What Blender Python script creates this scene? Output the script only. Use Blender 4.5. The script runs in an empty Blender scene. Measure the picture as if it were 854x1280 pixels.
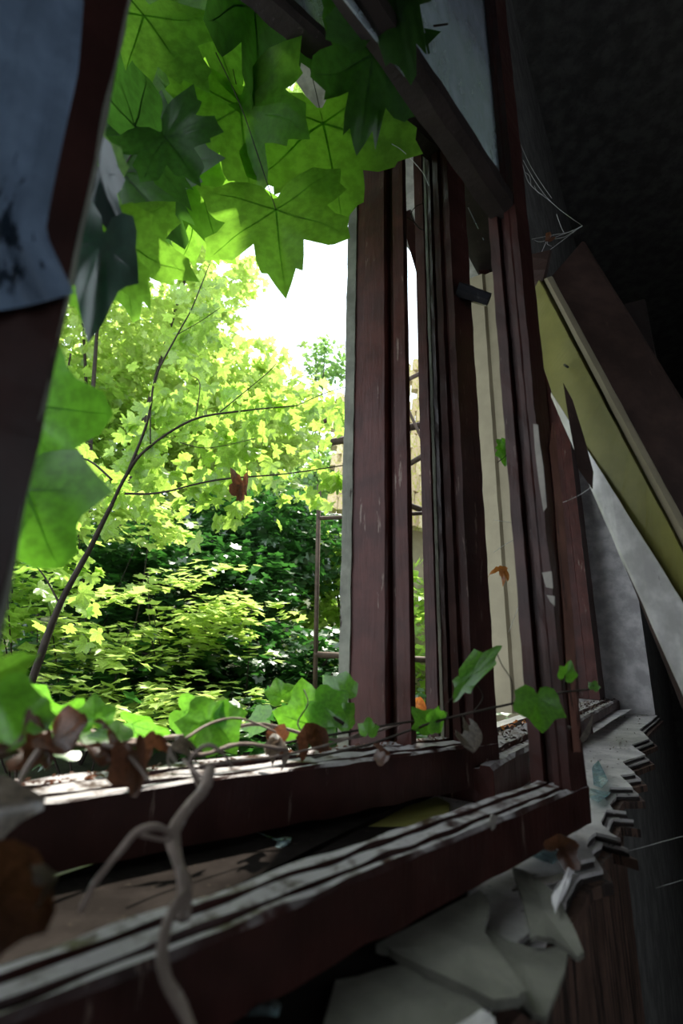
import bpy, bmesh, math, random
import numpy as np
from mathutils import Vector, Matrix, noise

random.seed(7); rng = np.random.default_rng(7)
SC = bpy.context.scene
COL = SC.collection

# ------------------------------------------------------------------ camera, world, sun, exposure
F = 620.0                                   # focal length in pixels of the 854x1280 frame
up_c = Vector((475 - 427, 640 + 1500, -F)).normalized()
fw_c = (Vector((0, 0, -1)) - up_c * up_c.dot(Vector((0, 0, -1)))).normalized()
rt_c = fw_c.cross(up_c)
R3 = Matrix((rt_c, fw_c, up_c))             # camera axes -> world axes (X right, Y forward, Z up)
cd = bpy.data.cameras.new('camera'); cam = bpy.data.objects.new('camera', cd); COL.objects.link(cam)
cam.matrix_world = R3.to_4x4()
cd.sensor_fit = 'VERTICAL'; cd.sensor_height = 36; cd.sensor_width = 24
cd.lens = 36 * F / 1280; cd.clip_start = 0.01; cd.clip_end = 200
cd.dof.use_dof = True; cd.dof.focus_distance = 1.8; cd.dof.aperture_fstop = 4.0
SC.camera = cam

W = bpy.data.worlds.new('sky'); SC.world = W; W.use_nodes = True
_n = W.node_tree.nodes; _bg = _n['Background']
_bg.inputs['Color'].default_value = (0.82, 0.92, 1.0, 1); _bg.inputs['Strength'].default_value = 2.7
sd = bpy.data.lights.new('sun', 'SUN'); sd.energy = 12.0; sd.angle = math.radians(1.5); sd.color = (1.0, 0.95, 0.84)
sun = bpy.data.objects.new('sun', sd); COL.objects.link(sun)
_az, _el = math.radians(12), math.radians(60)
_to = Vector((math.sin(_az) * math.cos(_el), math.cos(_az) * math.cos(_el), math.sin(_el)))
sun.rotation_euler = _to.to_track_quat('Z', 'Y').to_euler(); sun.location = _to * 20

SC.view_settings.view_transform = 'Standard'; SC.view_settings.look = 'None'
SC.view_settings.gamma = 1; SC.view_settings.use_curve_mapping = False
SC.view_settings.exposure = 0.0
SC.cycles.max_bounces = 8; SC.cycles.transparent_max_bounces = 12
SC.cycles.use_denoising = True

# ------------------------------------------------------------------ measuring helpers
def ray(px, py): return R3 @ Vector((px - 427, 640 - py, -F)) / F
def Pz(px, py, z): d = ray(px, py); return d * (z / d.z)
def Py(px, py, y): d = ray(px, py); return d * (y / d.y)
class Fr:                                   # a vertical working plane: s along, w towards the room, z up
    def __init__(self, x, y, azd, z=0):
        a = math.radians(azd); self.o = Vector((x, y, z)); self.t = Vector((math.sin(a), math.cos(a), 0))
        self.n = Vector((math.cos(a), -math.sin(a), 0)); self.az = azd
    def w(self, s, w, z): return self.o + self.t * s + self.n * w + Vector((0, 0, z))
    def hit(self, px, py, w=0):
        d = ray(px, py); p = d * (((self.o + self.n * w).dot(self.n)) / d.dot(self.n))
        r = p - self.o; return r.dot(self.t), p.z
WALL = Fr(.235, .623, 34)
SA = Fr(.315, .736, 46)
SB = Fr(.238, .945, 54)

# ------------------------------------------------------------------ materials
def new_mat(name):
    m = bpy.data.materials.new(name); m.use_nodes = True
    nt = m.node_tree; b = nt.nodes['Principled BSDF']; return m, nt, b
def N(nt, t, **k):
    n = nt.nodes.new(t)
    for a, v in k.items():
        if hasattr(n, a): setattr(n, a, v)
        else: n.inputs[a].default_value = v
    return n
def mix(nt, fac, a, b):
    n = nt.nodes.new('ShaderNodeMix'); n.data_type = 'RGBA'
    for i, v in ((0, fac), (6, a), (7, b)):
        if hasattr(v, 'is_linked') or hasattr(v, 'links'): nt.links.new(v, n.inputs[i])
        else: n.inputs[i].default_value = v if i == 0 else (*v, 1)
    return n.outputs[2]
def ramp(nt, src, lo, hi):
    n = nt.nodes.new('ShaderNodeMapRange'); n.inputs[1].default_value = lo; n.inputs[2].default_value = hi
    n.interpolation_type = 'SMOOTHSTEP'
    nt.links.new(src, n.inputs[0]); return n.outputs[0]
def mul(nt, a, b):
    n = nt.nodes.new('ShaderNodeMath'); n.operation = 'MULTIPLY'
    nt.links.new(a, n.inputs[0])
    if hasattr(b, 'links'): nt.links.new(b, n.inputs[1])
    else: n.inputs[1].default_value = b
    return n.outputs[0]
def tex(nt, scale, detail=6, stretch=(1, 1, 1), rough=.6):
    tc = nt.nodes.new('ShaderNodeTexCoord'); mp = nt.nodes.new('ShaderNodeMapping'); mp.inputs['Scale'].default_value = stretch
    nt.links.new(tc.outputs['Object'], mp.inputs[0])
    n = nt.nodes.new('ShaderNodeTexNoise'); n.inputs['Scale'].default_value = scale; n.inputs['Detail'].default_value = detail
    n.inputs['Roughness'].default_value = rough
    nt.links.new(mp.outputs[0], n.inputs[0]); return n.outputs[0]
def bump(nt, b, src, strength, dist=.002):
    n = nt.nodes.new('ShaderNodeBump'); n.inputs['Strength'].default_value = strength; n.inputs['Distance'].default_value = dist
    nt.links.new(src, n.inputs['Height']); nt.links.new(n.outputs[0], b.inputs['Normal'])

def painted_wood(name, base, chip, dust_sheen=None, rough=.38, stretch=(1, 1, .12), chip_lo=.64, sheen_lo=.35, bstr=.6, mott=1.7, spec=.2):
    m, nt, b = new_mat(name)
    big = tex(nt, 14, 4); c = mix(nt, ramp(nt, big, .35, .7), base, tuple(v * mott for v in base))
    ch = tex(nt, 60, 8, stretch, .7)
    c = mix(nt, ramp(nt, ch, chip_lo, chip_lo + .03), c, chip)
    g = tex(nt, 160, 5, stretch)
    b.inputs['Specular IOR Level'].default_value = spec
    if dust_sheen:  # up-facing sides lightened: dust, plus sky reflection put into the colour
        geo = nt.nodes.new('ShaderNodeNewGeometry'); sp = nt.nodes.new('ShaderNodeSeparateXYZ')
        nt.links.new(geo.outputs['True Normal'], sp.inputs[0])
        f = mul(nt, ramp(nt, sp.outputs[2], .55, .85), ramp(nt, tex(nt, 40, 7), sheen_lo, sheen_lo + .2))
        c = mix(nt, f, c, dust_sheen)
        r = nt.nodes.new('ShaderNodeMapRange'); nt.links.new(f, r.inputs[0]); r.inputs[3].default_value = rough; r.inputs[4].default_value = .75
        nt.links.new(r.outputs[0], b.inputs['Roughness'])
    else: b.inputs['Roughness'].default_value = rough
    nt.links.new(c, b.inputs['Base Color'])
    ad = nt.nodes.new('ShaderNodeMath'); ad.operation = 'ADD'; nt.links.new(ch, ad.inputs[0]); nt.links.new(g, ad.inputs[1])
    bump(nt, b, ad.outputs[0], bstr, .0015)
    return m
RED = painted_wood('dark_red_paint', (.028, .0095, .0078), (.12, .08, .065), (.34, .315, .315))
REDB = painted_wood('red_brown_paint', (.040, .0115, .0090), (.16, .11, .09), (.34, .315, .315), chip_lo=.63)
GREYW = painted_wood('weathered_wood', (.16, .16, .13), (.04, .03, .025), None, .7, chip_lo=.6)
CREAM = painted_wood('cream_paint', (.30, .255, .17), (.22, .17, .10), None, .5, chip_lo=.70, bstr=.25, mott=1.15)
OCHRE = painted_wood('ochre_paint', (.21, .195, .055), (.12, .09, .05), None, .36, chip_lo=.74, bstr=.15, mott=1.2)
PALE = painted_wood('pale_paint_glare', (.50, .47, .47), (.14, .11, .10), None, .3, chip_lo=.66, bstr=.3)
BROWNP = painted_wood('brown_board', (.045, .026, .021), (.09, .05, .04), None, .6, bstr=.3)
DARKW = painted_wood('tarred_wood', (.018, .013, .012), (.07, .05, .05), None, .5)
PLASTER = painted_wood('plaster', (.33, .31, .31), (.18, .16, .15), None, .85, (1, 1, 1), .67, bstr=.5)
WALLM = painted_wood('grey_wall', (.10, .095, .09), (.06, .058, .055), None, .9, (1, 1, 1), .62, bstr=.3)
FLOORM = painted_wood('floor_boards', (.06, .045, .035), (.09, .07, .06), None, .7, (1, .1, 1))
SILLM = painted_wood('flaking_sill_paint', (.36, .335, .325), (.06, .05, .045), None, .32, (1, 1, 1), .60, spec=.5, bstr=.8)
SLABM = painted_wood('plaster_slab', (.125, .12, .10), (.08, .07, .055), None, .6, (1, 1, 1), .66, bstr=.5)
WEATH = painted_wood('brown_streaked_wood', (.085, .05, .038), (.03, .02, .017), None, .6, (1, 1, .08), .52)
BLACKW = painted_wood('near_black_wood', (.012, .010, .009), (.03, .025, .02), None, 1.0, (1, 1, 1), .62, spec=0)
RUST = painted_wood('rusty_metal', (.06, .04, .03), (.14, .07, .04), None, .6)
TWIG = painted_wood('bark', (.17, .13, .11), (.30, .26, .23), None, .8, (1, 1, 1), .58)
VINEM = painted_wood('dark_stem', (.022, .016, .012), (.06, .045, .03), None, .7, (1, 1, 1), .6)
EARTH = painted_wood('earth', (.035, .04, .02), (.05, .06, .02), None, .95, (1, 1, 1), .5)
FILM = painted_wood('peeling_blue_film', (.14, .19, .27), (.02, .03, .045), None, .22, (1, 1, .2), .6, bstr=.9)
CHARC = painted_wood('blackened_iron', (.01, .01, .012), (.05, .05, .05), None, .35)

def tile_mat(name, a, b_):
    m, nt, b = new_mat(name)
    oi = nt.nodes.new('ShaderNodeObjectInfo')
    c = mix(nt, ramp(nt, oi.outputs['Random'], 0, 1), a, b_)
    c = mix(nt, ramp(nt, tex(nt, 6, 6), .5, .58), c, (.35, .32, .07))
    nt.links.new(c, b.inputs['Base Color']); b.inputs['Roughness'].default_value = .9; bump(nt, b, tex(nt, 40), .6, .01); return m
TILE = tile_mat('mossy_clay', (.42, .30, .17), (.55, .45, .28))

def leaf_mat(name, dif, trn, tw=.6, gloss=.08, vary=.35, trans_rough=0):
    m = bpy.data.materials.new(name); m.use_nodes = True; nt = m.node_tree; nt.nodes.clear()
    out = nt.nodes.new('ShaderNodeOutputMaterial')
    v = tex(nt, 9, 3)
    f = ramp(nt, v, .3, .7)
    cd_ = mix(nt, f, dif, tuple(x * (1 - vary) for x in dif)); ct = mix(nt, f, trn, tuple(x * (1 - vary) for x in trn))
    d = nt.nodes.new('ShaderNodeBsdfDiffuse'); t = nt.nodes.new('ShaderNodeBsdfTranslucent'); g = nt.nodes.new('ShaderNodeBsdfGlossy')
    g.inputs['Roughness'].default_value = .35
    nt.links.new(cd_, d.inputs[0]); nt.links.new(ct, t.inputs[0])
    m1 = nt.nodes.new('ShaderNodeMixShader'); m1.inputs[0].default_value = tw
    nt.links.new(d.outputs[0], m1.inputs[1]); nt.links.new(t.outputs[0], m1.inputs[2])
    m2 = nt.nodes.new('ShaderNodeMixShader'); m2.inputs[0].default_value = gloss
    nt.links.new(m1.outputs[0], m2.inputs[1]); nt.links.new(g.outputs[0], m2.inputs[2]); nt.links.new(m2.outputs[0], out.inputs[0])
    return m
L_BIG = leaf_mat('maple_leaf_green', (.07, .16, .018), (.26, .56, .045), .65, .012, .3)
L_BIG_SHADE = leaf_mat('shaded_maple_leaf', (.02, .055, .012), (.07, .20, .02), .5, .03, .3)  # shade of overlapping leaves put into a darker leaf colour
L_VEIN = leaf_mat('maple_leaf_vein', (.03, .06, .01), (.05, .14, .01), .3, .05, 0)
L_MID = leaf_mat('young_maple_green', (.28, .44, .07), (.50, .76, .12), .6, .05)
L_YEL = leaf_mat('yellow_green_leaf', (.42, .56, .14), (.66, .86, .20), .55, .04)
L_DARK = leaf_mat('dark_shaded_leaf', (.035, .11, .025), (.06, .22, .03), .4, .10)  # dark green leaf colour that also holds the thicket's shade
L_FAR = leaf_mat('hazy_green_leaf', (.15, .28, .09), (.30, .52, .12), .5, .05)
L_IVY = leaf_mat('ivy_green', (.09, .24, .03), (.20, .55, .03), .55, .06)
L_DRY = leaf_mat('dry_brown_leaf', (.12, .055, .035), (.20, .075, .035), .35, .04, .5)
L_DRYG = leaf_mat('grey_dry_leaf', (.30, .26, .22), (.25, .18, .13), .25, .08, .5)
L_ORG = leaf_mat('orange_dry_leaf', (.45, .15, .04), (.60, .22, .04), .4, .04, .4)

def glass_mat(name, dustc, lo, hi, amount):
    m = bpy.data.materials.new(name); m.use_nodes = True; nt = m.node_tree; nt.nodes.clear()
    out = nt.nodes.new('ShaderNodeOutputMaterial')
    tr = nt.nodes.new('ShaderNodeBsdfTransparent'); tr.inputs[0].default_value = (.93, .97, .96, 1)
    gl = nt.nodes.new('ShaderNodeBsdfGlossy'); gl.inputs['Roughness'].default_value = .06
    fr = nt.nodes.new('ShaderNodeFresnel'); m1 = nt.nodes.new('ShaderNodeMixShader')
    nt.links.new(fr.outputs[0], m1.inputs[0]); nt.links.new(tr.outputs[0], m1.inputs[1]); nt.links.new(gl.outputs[0], m1.inputs[2])
    df = nt.nodes.new('ShaderNodeBsdfDiffuse'); df.inputs[0].default_value = (*dustc, 1)
    tl = nt.nodes.new('ShaderNodeBsdfTranslucent'); tl.inputs[0].default_value = (*dustc, 1)
    m2 = nt.nodes.new('ShaderNodeMixShader'); m2.inputs[0].default_value = .5
    nt.links.new(df.outputs[0], m2.inputs[1]); nt.links.new(tl.outputs[0], m2.inputs[2])
    f = nt.nodes.new('ShaderNodeMapRange'); nt.links.new(tex(nt, 22, 8, (1, 1, .5)), f.inputs[0])
    f.inputs[1].default_value = lo; f.inputs[2].default_value = hi; f.inputs[3].default_value = amount * .5; f.inputs[4].default_value = amount
    m3 = nt.nodes.new('ShaderNodeMixShader'); nt.links.new(f.outputs[0], m3.inputs[0]); nt.links.new(m1.outputs[0], m3.inputs[1]); nt.links.new(m2.outputs[0], m3.inputs[2])
    nt.links.new(m3.outputs[0], out.inputs[0]); return m
GLASS = glass_mat('dusty_glass', (.42, .46, .52), .3, .7, .62)
SHARD = glass_mat('broken_glass', (.45, .62, .65), .35, .75, .45)
WEBM = leaf_mat('cobweb_silk', (.7, .7, .68), (.7, .7, .68), .4, .1, 0)

# ------------------------------------------------------------------ object helpers
def obj(name, data, mat=None, parent=None, kind=None, label=None, cat=None, group=None):
    o = bpy.data.objects.new(name, data); COL.objects.link(o)
    if mat is not None and data is not None and not data.materials:
        for m in (mat if isinstance(mat, (list, tuple)) else [mat]): data.materials.append(m)
    if parent:
        o.parent = parent
        o.matrix_parent_inverse = parent.matrix_world.inverted() if parent.type != 'EMPTY' else Matrix.Translation(-Vector(parent.location))
    if kind: o['kind'] = kind
    if label: o['label'] = label
    if cat: o['category'] = cat
    if group: o['group'] = group
    return o
def empty(name, loc=(0, 0, 0), **k):
    o = obj(name, None, **k); o.location = loc; o.empty_display_size = .05; return o
def mesh(name, v, f, mi=None, smooth=False):
    me = bpy.data.meshes.new(name); me.from_pydata([tuple(p) for p in v], [], f)
    if mi is not None: me.polygons.foreach_set('material_index', mi)
    if smooth: me.polygons.foreach_set('use_smooth', [True] * len(me.polygons))
    me.update(); return me
def jit(p, a, sc=18):
    return p + noise.noise_vector(p * sc) * a
def sweep(name, prof, pts_fn, a0, a1, n, rough=0, cut0=None, cut1=None, sc=22):
    """closed profile (list of 2D points) swept from a0 to a1; pts_fn(a, u, v) -> world point"""
    V = []; Fc = []; k = len(prof)
    for i in range(n + 1):
        a = a0 + (a1 - a0) * i / n
        for j, (u, v) in enumerate(prof):
            aa = a
            if i == 0 and cut0: aa += cut0(u, v)
            if i == n and cut1: aa += cut1(u, v)
            p = pts_fn(aa, u, v)
            if rough: p = jit(p + Vector((j * .37, j * .21, 0)), rough, sc) - Vector((j * .37, j * .21, 0))
            V.append(p)
    for i in range(n):
        for j in range(k):
            a = i * k + j; b = i * k + (j + 1) % k
            Fc.append((a, b, b + k, a + k))
    Fc.append(tuple(range(k))[::-1]); Fc.append(tuple(range(n * k, n * k + k)))
    me = mesh(name, V, Fc)
    bm = bmesh.new(); bm.from_mesh(me); bmesh.ops.recalc_face_normals(bm, faces=bm.faces); bm.to_mesh(me); bm.free()
    return me
def post(name, fr, prof, z0, z1, mat, parent, rough=.0012, n=40, **k):      # profile in (s, w)
    return obj(name, sweep(name, prof, lambda a, u, v: fr.w(u, v, a), z0, z1, n, rough), mat, parent, **k)
def rail(name, fr, prof, s0, s1, mat, parent, rough=.0015, n=60, **k):      # profile in (w, z)
    cuts = {q: k.pop(q) for q in ('cut0', 'cut1') if q in k}
    return obj(name, sweep(name, prof, lambda a, u, v: fr.w(a, u, v), s0, s1, n, rough, **cuts), mat, parent, **k)
def box_pts(fr, s0, s1, w0, w1, z0, z1):
    V = [fr.w(s, w, z) for s in (s0, s1) for w in (w0, w1) for z in (z0, z1)]
    Fc = [(0, 1, 3, 2), (4, 6, 7, 5), (0, 4, 5, 1), (2, 3, 7, 6), (0, 2, 6, 4), (1, 5, 7, 3)]
    return V, Fc
def box(name, fr, s0, s1, w0, w1, z0, z1, mat, parent=None, **k):
    V, Fc = box_pts(fr, s0, s1, w0, w1, z0, z1)
    me = mesh(name, V, Fc); bm = bmesh.new(); bm.from_mesh(me); bmesh.ops.recalc_face_normals(bm, faces=bm.faces); bm.to_mesh(me); bm.free()
    return obj(name, me, mat, parent, **k)
def tube_geo(pts, r0, r1, seg=6, wob=0, off=0):
    pts = [Vector(p) for p in pts]
    if len(pts) > 2:                                                        # catmull-rom smoothing
        q = [pts[0]] + pts + [pts[-1]]; out = []
        for i in range(1, len(q) - 2):
            for t in (0, .25, .5, .75):
                a, b, c, d = q[i - 1], q[i], q[i + 1], q[i + 2]
                out.append(.5 * ((2 * b) + (c - a) * t + (2 * a - 5 * b + 4 * c - d) * t * t + (3 * b - a - 3 * c + d) * t ** 3))
        out.append(pts[-1]); pts = out
    V = []; Fc = []; n = len(pts)
    for i, p in enumerate(pts):
        d = (pts[min(i + 1, n - 1)] - pts[max(i - 1, 0)])
        if d.length < 1e-9: d = Vector((0, 0, 1))
        d.normalize(); a = d.cross(Vector((.3, .2, .93))).normalized(); b = d.cross(a)
        r = r0 + (r1 - r0) * i / (n - 1)
        for j in range(seg):
            th = 2 * math.pi * j / seg; rr = r * (1 + wob * noise.noise(p * 60 + Vector((j, 0, 0))))
            V.append(p + a * math.cos(th) * rr + b * math.sin(th) * rr)
    for i in range(n - 1):
        for j in range(seg):
            k = (j + 1) % seg; Fc.append((off + i * seg + j, off + i * seg + k, off + (i + 1) * seg + k, off + (i + 1) * seg + j))
    Fc.append(tuple(off + j for j in range(seg))[::-1]); Fc.append(tuple(off + (n - 1) * seg + j for j in range(seg)))
    return V, Fc
def tubes(name, lst, mat, parent=None, seg=6, wob=.3, **k):
    V = []; Fc = []
    for pts, r0, r1 in lst:
        v, f = tube_geo(pts, r0, r1, seg, wob, len(V)); V += v; Fc += f
    return obj(name, mesh(name, V, Fc, smooth=True), mat, parent, **k)

# ------------------------------------------------------------------ room shell
RW = 2.4; HEAD = 1.80; SZ = -.235; S0, S1 = -.95, 2.25; WT = .42; HI = 2.7
def wbox(name, *a, **k): return box(name, WALL, *a, kind='structure', **k)
wl = empty('wall_left', kind='structure')
box('wall_below', WALL, -3.2, 5, -WT, -.012, -1.5, SZ - .03, WALLM, wl)
box('wall_above', WALL, -3.2, 5, -WT, -.14, HEAD, HI, WALLM, wl)
box('lintel', WALL, -3.2, 5, -.14, -.08, 1.24, HI, WALLM, wl)
box('lintel_board', WALL, -3.2, 5, -.145, -.079, 1.21, 1.24, DARKW, wl)
box('sun_blocking_eave', WALL, -3.2, 5, -.72, -WT, HEAD + .16, HEAD + .2, PLASTER, wl)  # overhang added to keep direct sun off the casement rails
box('wall_near_side', WALL, -3.2, S0, -WT, -.08, SZ - .03, HEAD, WALLM, wl)
box('wall_far_side', WALL, S1, 5, -WT, 0, SZ - .03, HEAD, WALLM, wl)
box('reveal_plaster', WALL, S1 - .02, S1, -WT + .1, .0, SZ, 1.22, PLASTER, wl)
box('panel_under_sill', WALL, -.6, .62, -.012, .0, -1.2, SZ - .028, WEATH, wl)
wbox('wall_back', 5, 5.15, -.5, RW + .2, -1.5, HI, WALLM)
wbox('wall_front', -3.3, -3.2, -.5, RW + .2, -1.5, HI, WALLM)
wr = empty('wall_right', kind='structure')                                  # opposite wall; an unseen opening is added here for fill light
box('wall_low', WALL, -3.2, 5.15, RW, RW + .2, -1.5, -.1, WALLM, wr)
box('wall_high', WALL, -3.2, 5.15, RW, RW + .2, 1.2, HI, WALLM, wr)
box('wall_pier', WALL, -3.2, -1.7, RW, RW + .2, -.1, 1.2, WALLM, wr)
box('wall_pier', WALL, .1, 5.15, RW, RW + .2, -.1, 1.2, WALLM, wr)
w2 = empty('added_fill_opening', kind='structure')
for q in (-1.7, -.83, .04): box('fill_opening_post', WALL, q, q + .06, RW + .05, RW + .11, -.1, 1.2, RED, w2)
box('fill_opening_rail', WALL, -1.7, .1, RW + .05, RW + .11, -.1, -.04, RED, w2); box('fill_opening_rail', WALL, -1.7, .1, RW + .05, RW + .11, 1.14, 1.2, RED, w2)
wbox('floor', -3.3, 5.15, -.5, RW + .2, -1.6, -1.5, FLOORM)
wbox('ceiling', -3.3, 5.15, -.5, RW + .2, HI, HI + .1, WALLM)

# ------------------------------------------------------------------ window_1: outer frame with mullions
w1 = empty('window_1', WALL.w(0, -.3, SZ), kind='structure')
# stepped posts, profile (s, w), each seen from its near side
def atpx(px, w, y=700): return WALL.hit(px, y, w)[0]
zb, zt = -.215, HEAD
sA0 = atpx(431, -.375); sA1 = atpx(515, -.27)
def stepped(s0, s1, w0, w1):            # w0 = outer, w1 = room side
    d = s1 - s0; e = w1 - w0
    return [(s0 + .008, w0), (s0 + .008, w0 + e * .22), (s0 - .008, w0 + e * .25), (s0 - .008, w0 + e * .64), (s0 - .002, w0 + e * .66),
            (s0 + .012, w0 + e * .68), (s0 + .012, w0 + e * .78), (s0 - .004, w0 + e * .80), (s0 - .004, w1), (s1, w1), (s1 + .01, w0)]
S_A = atpx(436, -.385)
S_A = .184
mulA = post('mullion', WALL, stepped(S_A, S_A + .016, -.385, -.252), zb, zt, REDB, w1)
strip = post('weathered_edge', WALL, [(S_A - .002, -.405), (S_A + .004, -.384), (S_A + .03, -.384), (S_A + .03, -.405)], zb, zt, GREYW, w1, n=60, rough=.002)
S_B = .497
post('mullion', WALL, [(S_B, -.366), (S_B, -.338), (S_B + .008, -.336), (S_B + .008, -.325), (S_B - .002, -.322), (S_B - .002, -.305), (S_B + .02, -.305), (S_B + .02, -.366)], zb, zt, RED, w1)
S_C = atpx(622, -.36)
cm = post('cream_post', WALL, [(S_C, -.40), (S_C, -.345), (S_C + .012, -.335), (S_C + .012, -.29), (S_C + .1, -.29), (S_C + .1, -.40)], -.17, WALL.hit(635, 395, -.33)[1], CREAM, w1, label='cream painted post')
post('mullion', WALL, [(S_C - .04, -.25), (S_C - .04, -.235), (S_C + .02, -.235), (S_C + .02, -.25)], -.17, zt, RED, w1)
S_D = S1 - .22
post('jamb', WALL, [(S_D, -.36), (S_D, -.30), (S_D + .03, -.295), (S_D + .03, -.25), (S_D + .015, -.245), (S_D + .015, -.20), (S1 - .02, -.20), (S1 - .02, -.36)], -.17, zt, REDB, w1)
S_E = S0
post('jamb', WALL, [(S_E, -.4), (S_E, -.28), (S_E + .07, -.28), (S_E + .07, -.4)], zb, zt, RED, w1)
# frame bottom, the raised inner rail seen between the two casements, and the head
sR = WALL.hit(618, 980, -.143)[0]
rail('bottom_rail', WALL, [(-.41, -.235), (-.41, -.222), (-.25, -.222), (-.25, -.235)], S0, S1, BLACKW, w1)
rail('inner_bottom_rail', WALL, [(-.143, SZ), (-.143, -.180), (-.150, -.174), (-.165, -.174), (-.168, -.182), (-.185, -.182), (-.188, -.172), (-.25, -.172), (-.25, SZ)], sR + .0, S1 - .02, REDB, w1, rough=.003)
rail('head_rail', WALL, [(-.41, HEAD - .07), (-.41, HEAD), (-.2, HEAD), (-.2, HEAD - .03), (-.27, HEAD - .07)], S0, S1, DARKW, w1)
rail('outer_ledge', WALL, [(-.52, -.26), (-.52, -.245), (-.41, -.225), (-.41, -.26)], S0 - .1, S1 + .1, SILLM, w1, rough=.003)
# slim outer casement frame in the far half (cross pieces) and dusty pane
box('pane', WALL, S_B + .05, S_D, -.325, -.321, WALL.hit(612, 275, -.32)[1], HEAD - .07, GLASS, w1)

# ------------------------------------------------------------------ sill: flaking layers with a scalloped edge
sill = empty('trim_1', WALL.w(.5, -.07, SZ), kind='structure')
edge_px = [(818, 902), (800, 912), (812, 923), (790, 931), (806, 943), (778, 952), (794, 966), (776, 969), (791, 984), (764, 984), (755, 996),
           (766, 1012), (783, 1014), (758, 1012), (752, 1026), (760, 1040), (776, 1048), (744, 1040), (732, 1052), (742, 1072), (716, 1078), (700, 1100), (694, 1112)]
edge = []
for (x, y) in edge_px:
    p = Pz(x, y, SZ); r = p - WALL.o; edge.append((r.dot(WALL.t), r.dot(WALL.n)))
# near part of the edge, broken straight line back past the camera
edge += [(-.03, -.004), (-.10, .004), (-.2, -.01), (-.33, .004), (-.5, 0), (-.9, 0)]
edge[0] = (S1 - .02, edge[0][1])
def poly_prism(name, pts, z0, z1, mat, parent=None, fr=WALL, **k):
    n = len(pts); V = [fr.w(s, w, z0) for s, w in pts] + [fr.w(s, w, z1) for s, w in pts]
    bm = bmesh.new(); vs = [bm.verts.new(v) for v in V]
    bm.faces.new(vs[:n][::-1]); bm.faces.new(vs[n:])
    for i in range(n): bm.faces.new((vs[i], vs[(i + 1) % n], vs[n + (i + 1) % n], vs[n + i]))
    bmesh.ops.recalc_face_normals(bm, faces=bm.faces)
    bmesh.ops.triangulate(bm, faces=[f for f in bm.faces if len(f.verts) > 4])
    me = bpy.data.meshes.new(name); bm.to_mesh(me); bm.free(); return obj(name, me, mat, parent, **k)
def dense(e, k, amp, sd):
    out = []
    for i in range(len(e) - 1):
        for j in range(k):
            t = j / k; s = e[i][0] * (1 - t) + e[i + 1][0] * t; w = e[i][1] * (1 - t) + e[i + 1][1] * t
            nz = noise.noise_vector(Vector((s * 40, w * 40, sd))); out.append((s + nz.x * amp, w + nz.y * amp))
    out.append(e[-1]); return out
lay = [(0, SILLM), (.007, DARKW), (.009, SILLM), (.017, DARKW), (.02, WEATH)]
for i, (off, m) in enumerate(lay):
    e = dense([(s - off * .5, w + off * 1.0) for s, w in edge], 3, .003, i * 3.1)
    zt_ = SZ - i * .005; zb_ = zt_ - (.0042 if i < 4 else .012)
    if i % 2: e = [(s, w - .007) for s, w in e]
    poly_prism('paint_layer' if i < 4 else 'sill_board', e + [(-.9, -.26), (S1 - .02, -.26)], zb_, zt_, m, sill)

poly_prism('dark_gap_board', dense([(-.9, -.26), (.02, -.26), (.06, -.20), (.01, -.15), (.05, -.10), (-.04, -.075), (-.10, -.06), (-.25, -.05), (-.9, -.045)], 3, .004, 9.), SZ, SZ + .008, BLACKW, sill, label='dark board')  # near-black board over the sill between the two casement rails

# ------------------------------------------------------------------ casement 1 (nearest, hangs into the room)
s1r = SA.hit(737, 994)[0]
c1 = empty('casement_sash', SA.w(s1r, -.02, -.21), label='nearest dark red casement frame, swung into the room over the sill', cat='window sash')
sI = SA.hit(706, 900)[0]                       # inner edge of its far stile
sL = SA.hit(0, 783)[0]                         # inner edge of its near stile
sLt = SA.hit(165, 0)[0]
RB = -.214; RT = -.165
rail('bottom_rail', SA, [(0, RB), (0, RT - .004), (-.003, RT), (-.008, RT), (-.010, RT - .005), (-.013, RT - .005), (-.0145, RT + .001), (-.027, RT + .002), (-.0285, RT - .006), (-.032, RT - .006), (-.034, RT + .003), (-.044, RT + .003), (-.047, RT - .002), (-.047, RB)],
     sL - .09, s1r, RED, c1, rough=.0022, n=150)
post('stile', SA, [(sI, 0), (sI, -.012), (sI - .002, -.014), (sI - .002, -.022), (sI + .008, -.024), (sI + .008, -.034), (sI - .003, -.036), (sI - .003, -.054), (s1r, -.054), (s1r, -.004), (s1r - .004, 0)], RB + .001, 1.7, RED, c1, n=90, rough=.0016)
# paint flakes on the far stile, and the near stile's highlight painted as a strip
post('stile', SA, [(sL - .095, .0), (sL - .095, -.05), (sL - .012, -.05), (sL - .012, -.03), (sL, -.028), (sL, 0)], RT, 1.7, RED, c1, n=60, rough=.002)
post('edge_highlight', SA, [(sL - .002, .0008), (sL + .0010, .0006), (sL + .0010, -.007), (sL - .002, -.007)], RT, 1.7, GREYW, c1, n=160, rough=.0016, label='pale strip painted as the edge highlight')  # pale strip stands in for highlights along the stile edge
sa0, za0 = SA.hit(613, 209); sa1, za1 = SA.hit(519, 60)
print('barA', sa0, za0, sa1, za1, 's', s1r, sI, sL, sLt)
zA = za0
sl = (za1 - za0) / (sa1 - sa0)
def barA(a, u, v): return SA.w(a, u, v + (a - sa0) * sl * .75)
obj('glazing_bar', sweep('glazing_bar', [(-.002, zA + .002), (-.002, zA + .03), (-.012, zA + .036), (-.040, zA + .036), (-.050, zA + .02), (-.050, zA), (-.02, zA - .004)], barA, sL, sI + .01, 60, .0022), DARKW, c1)
box('pane', SA, sL - .004, sI + .006, -.030, -.027, zA + .03, 1.7, GLASS, c1)

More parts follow.
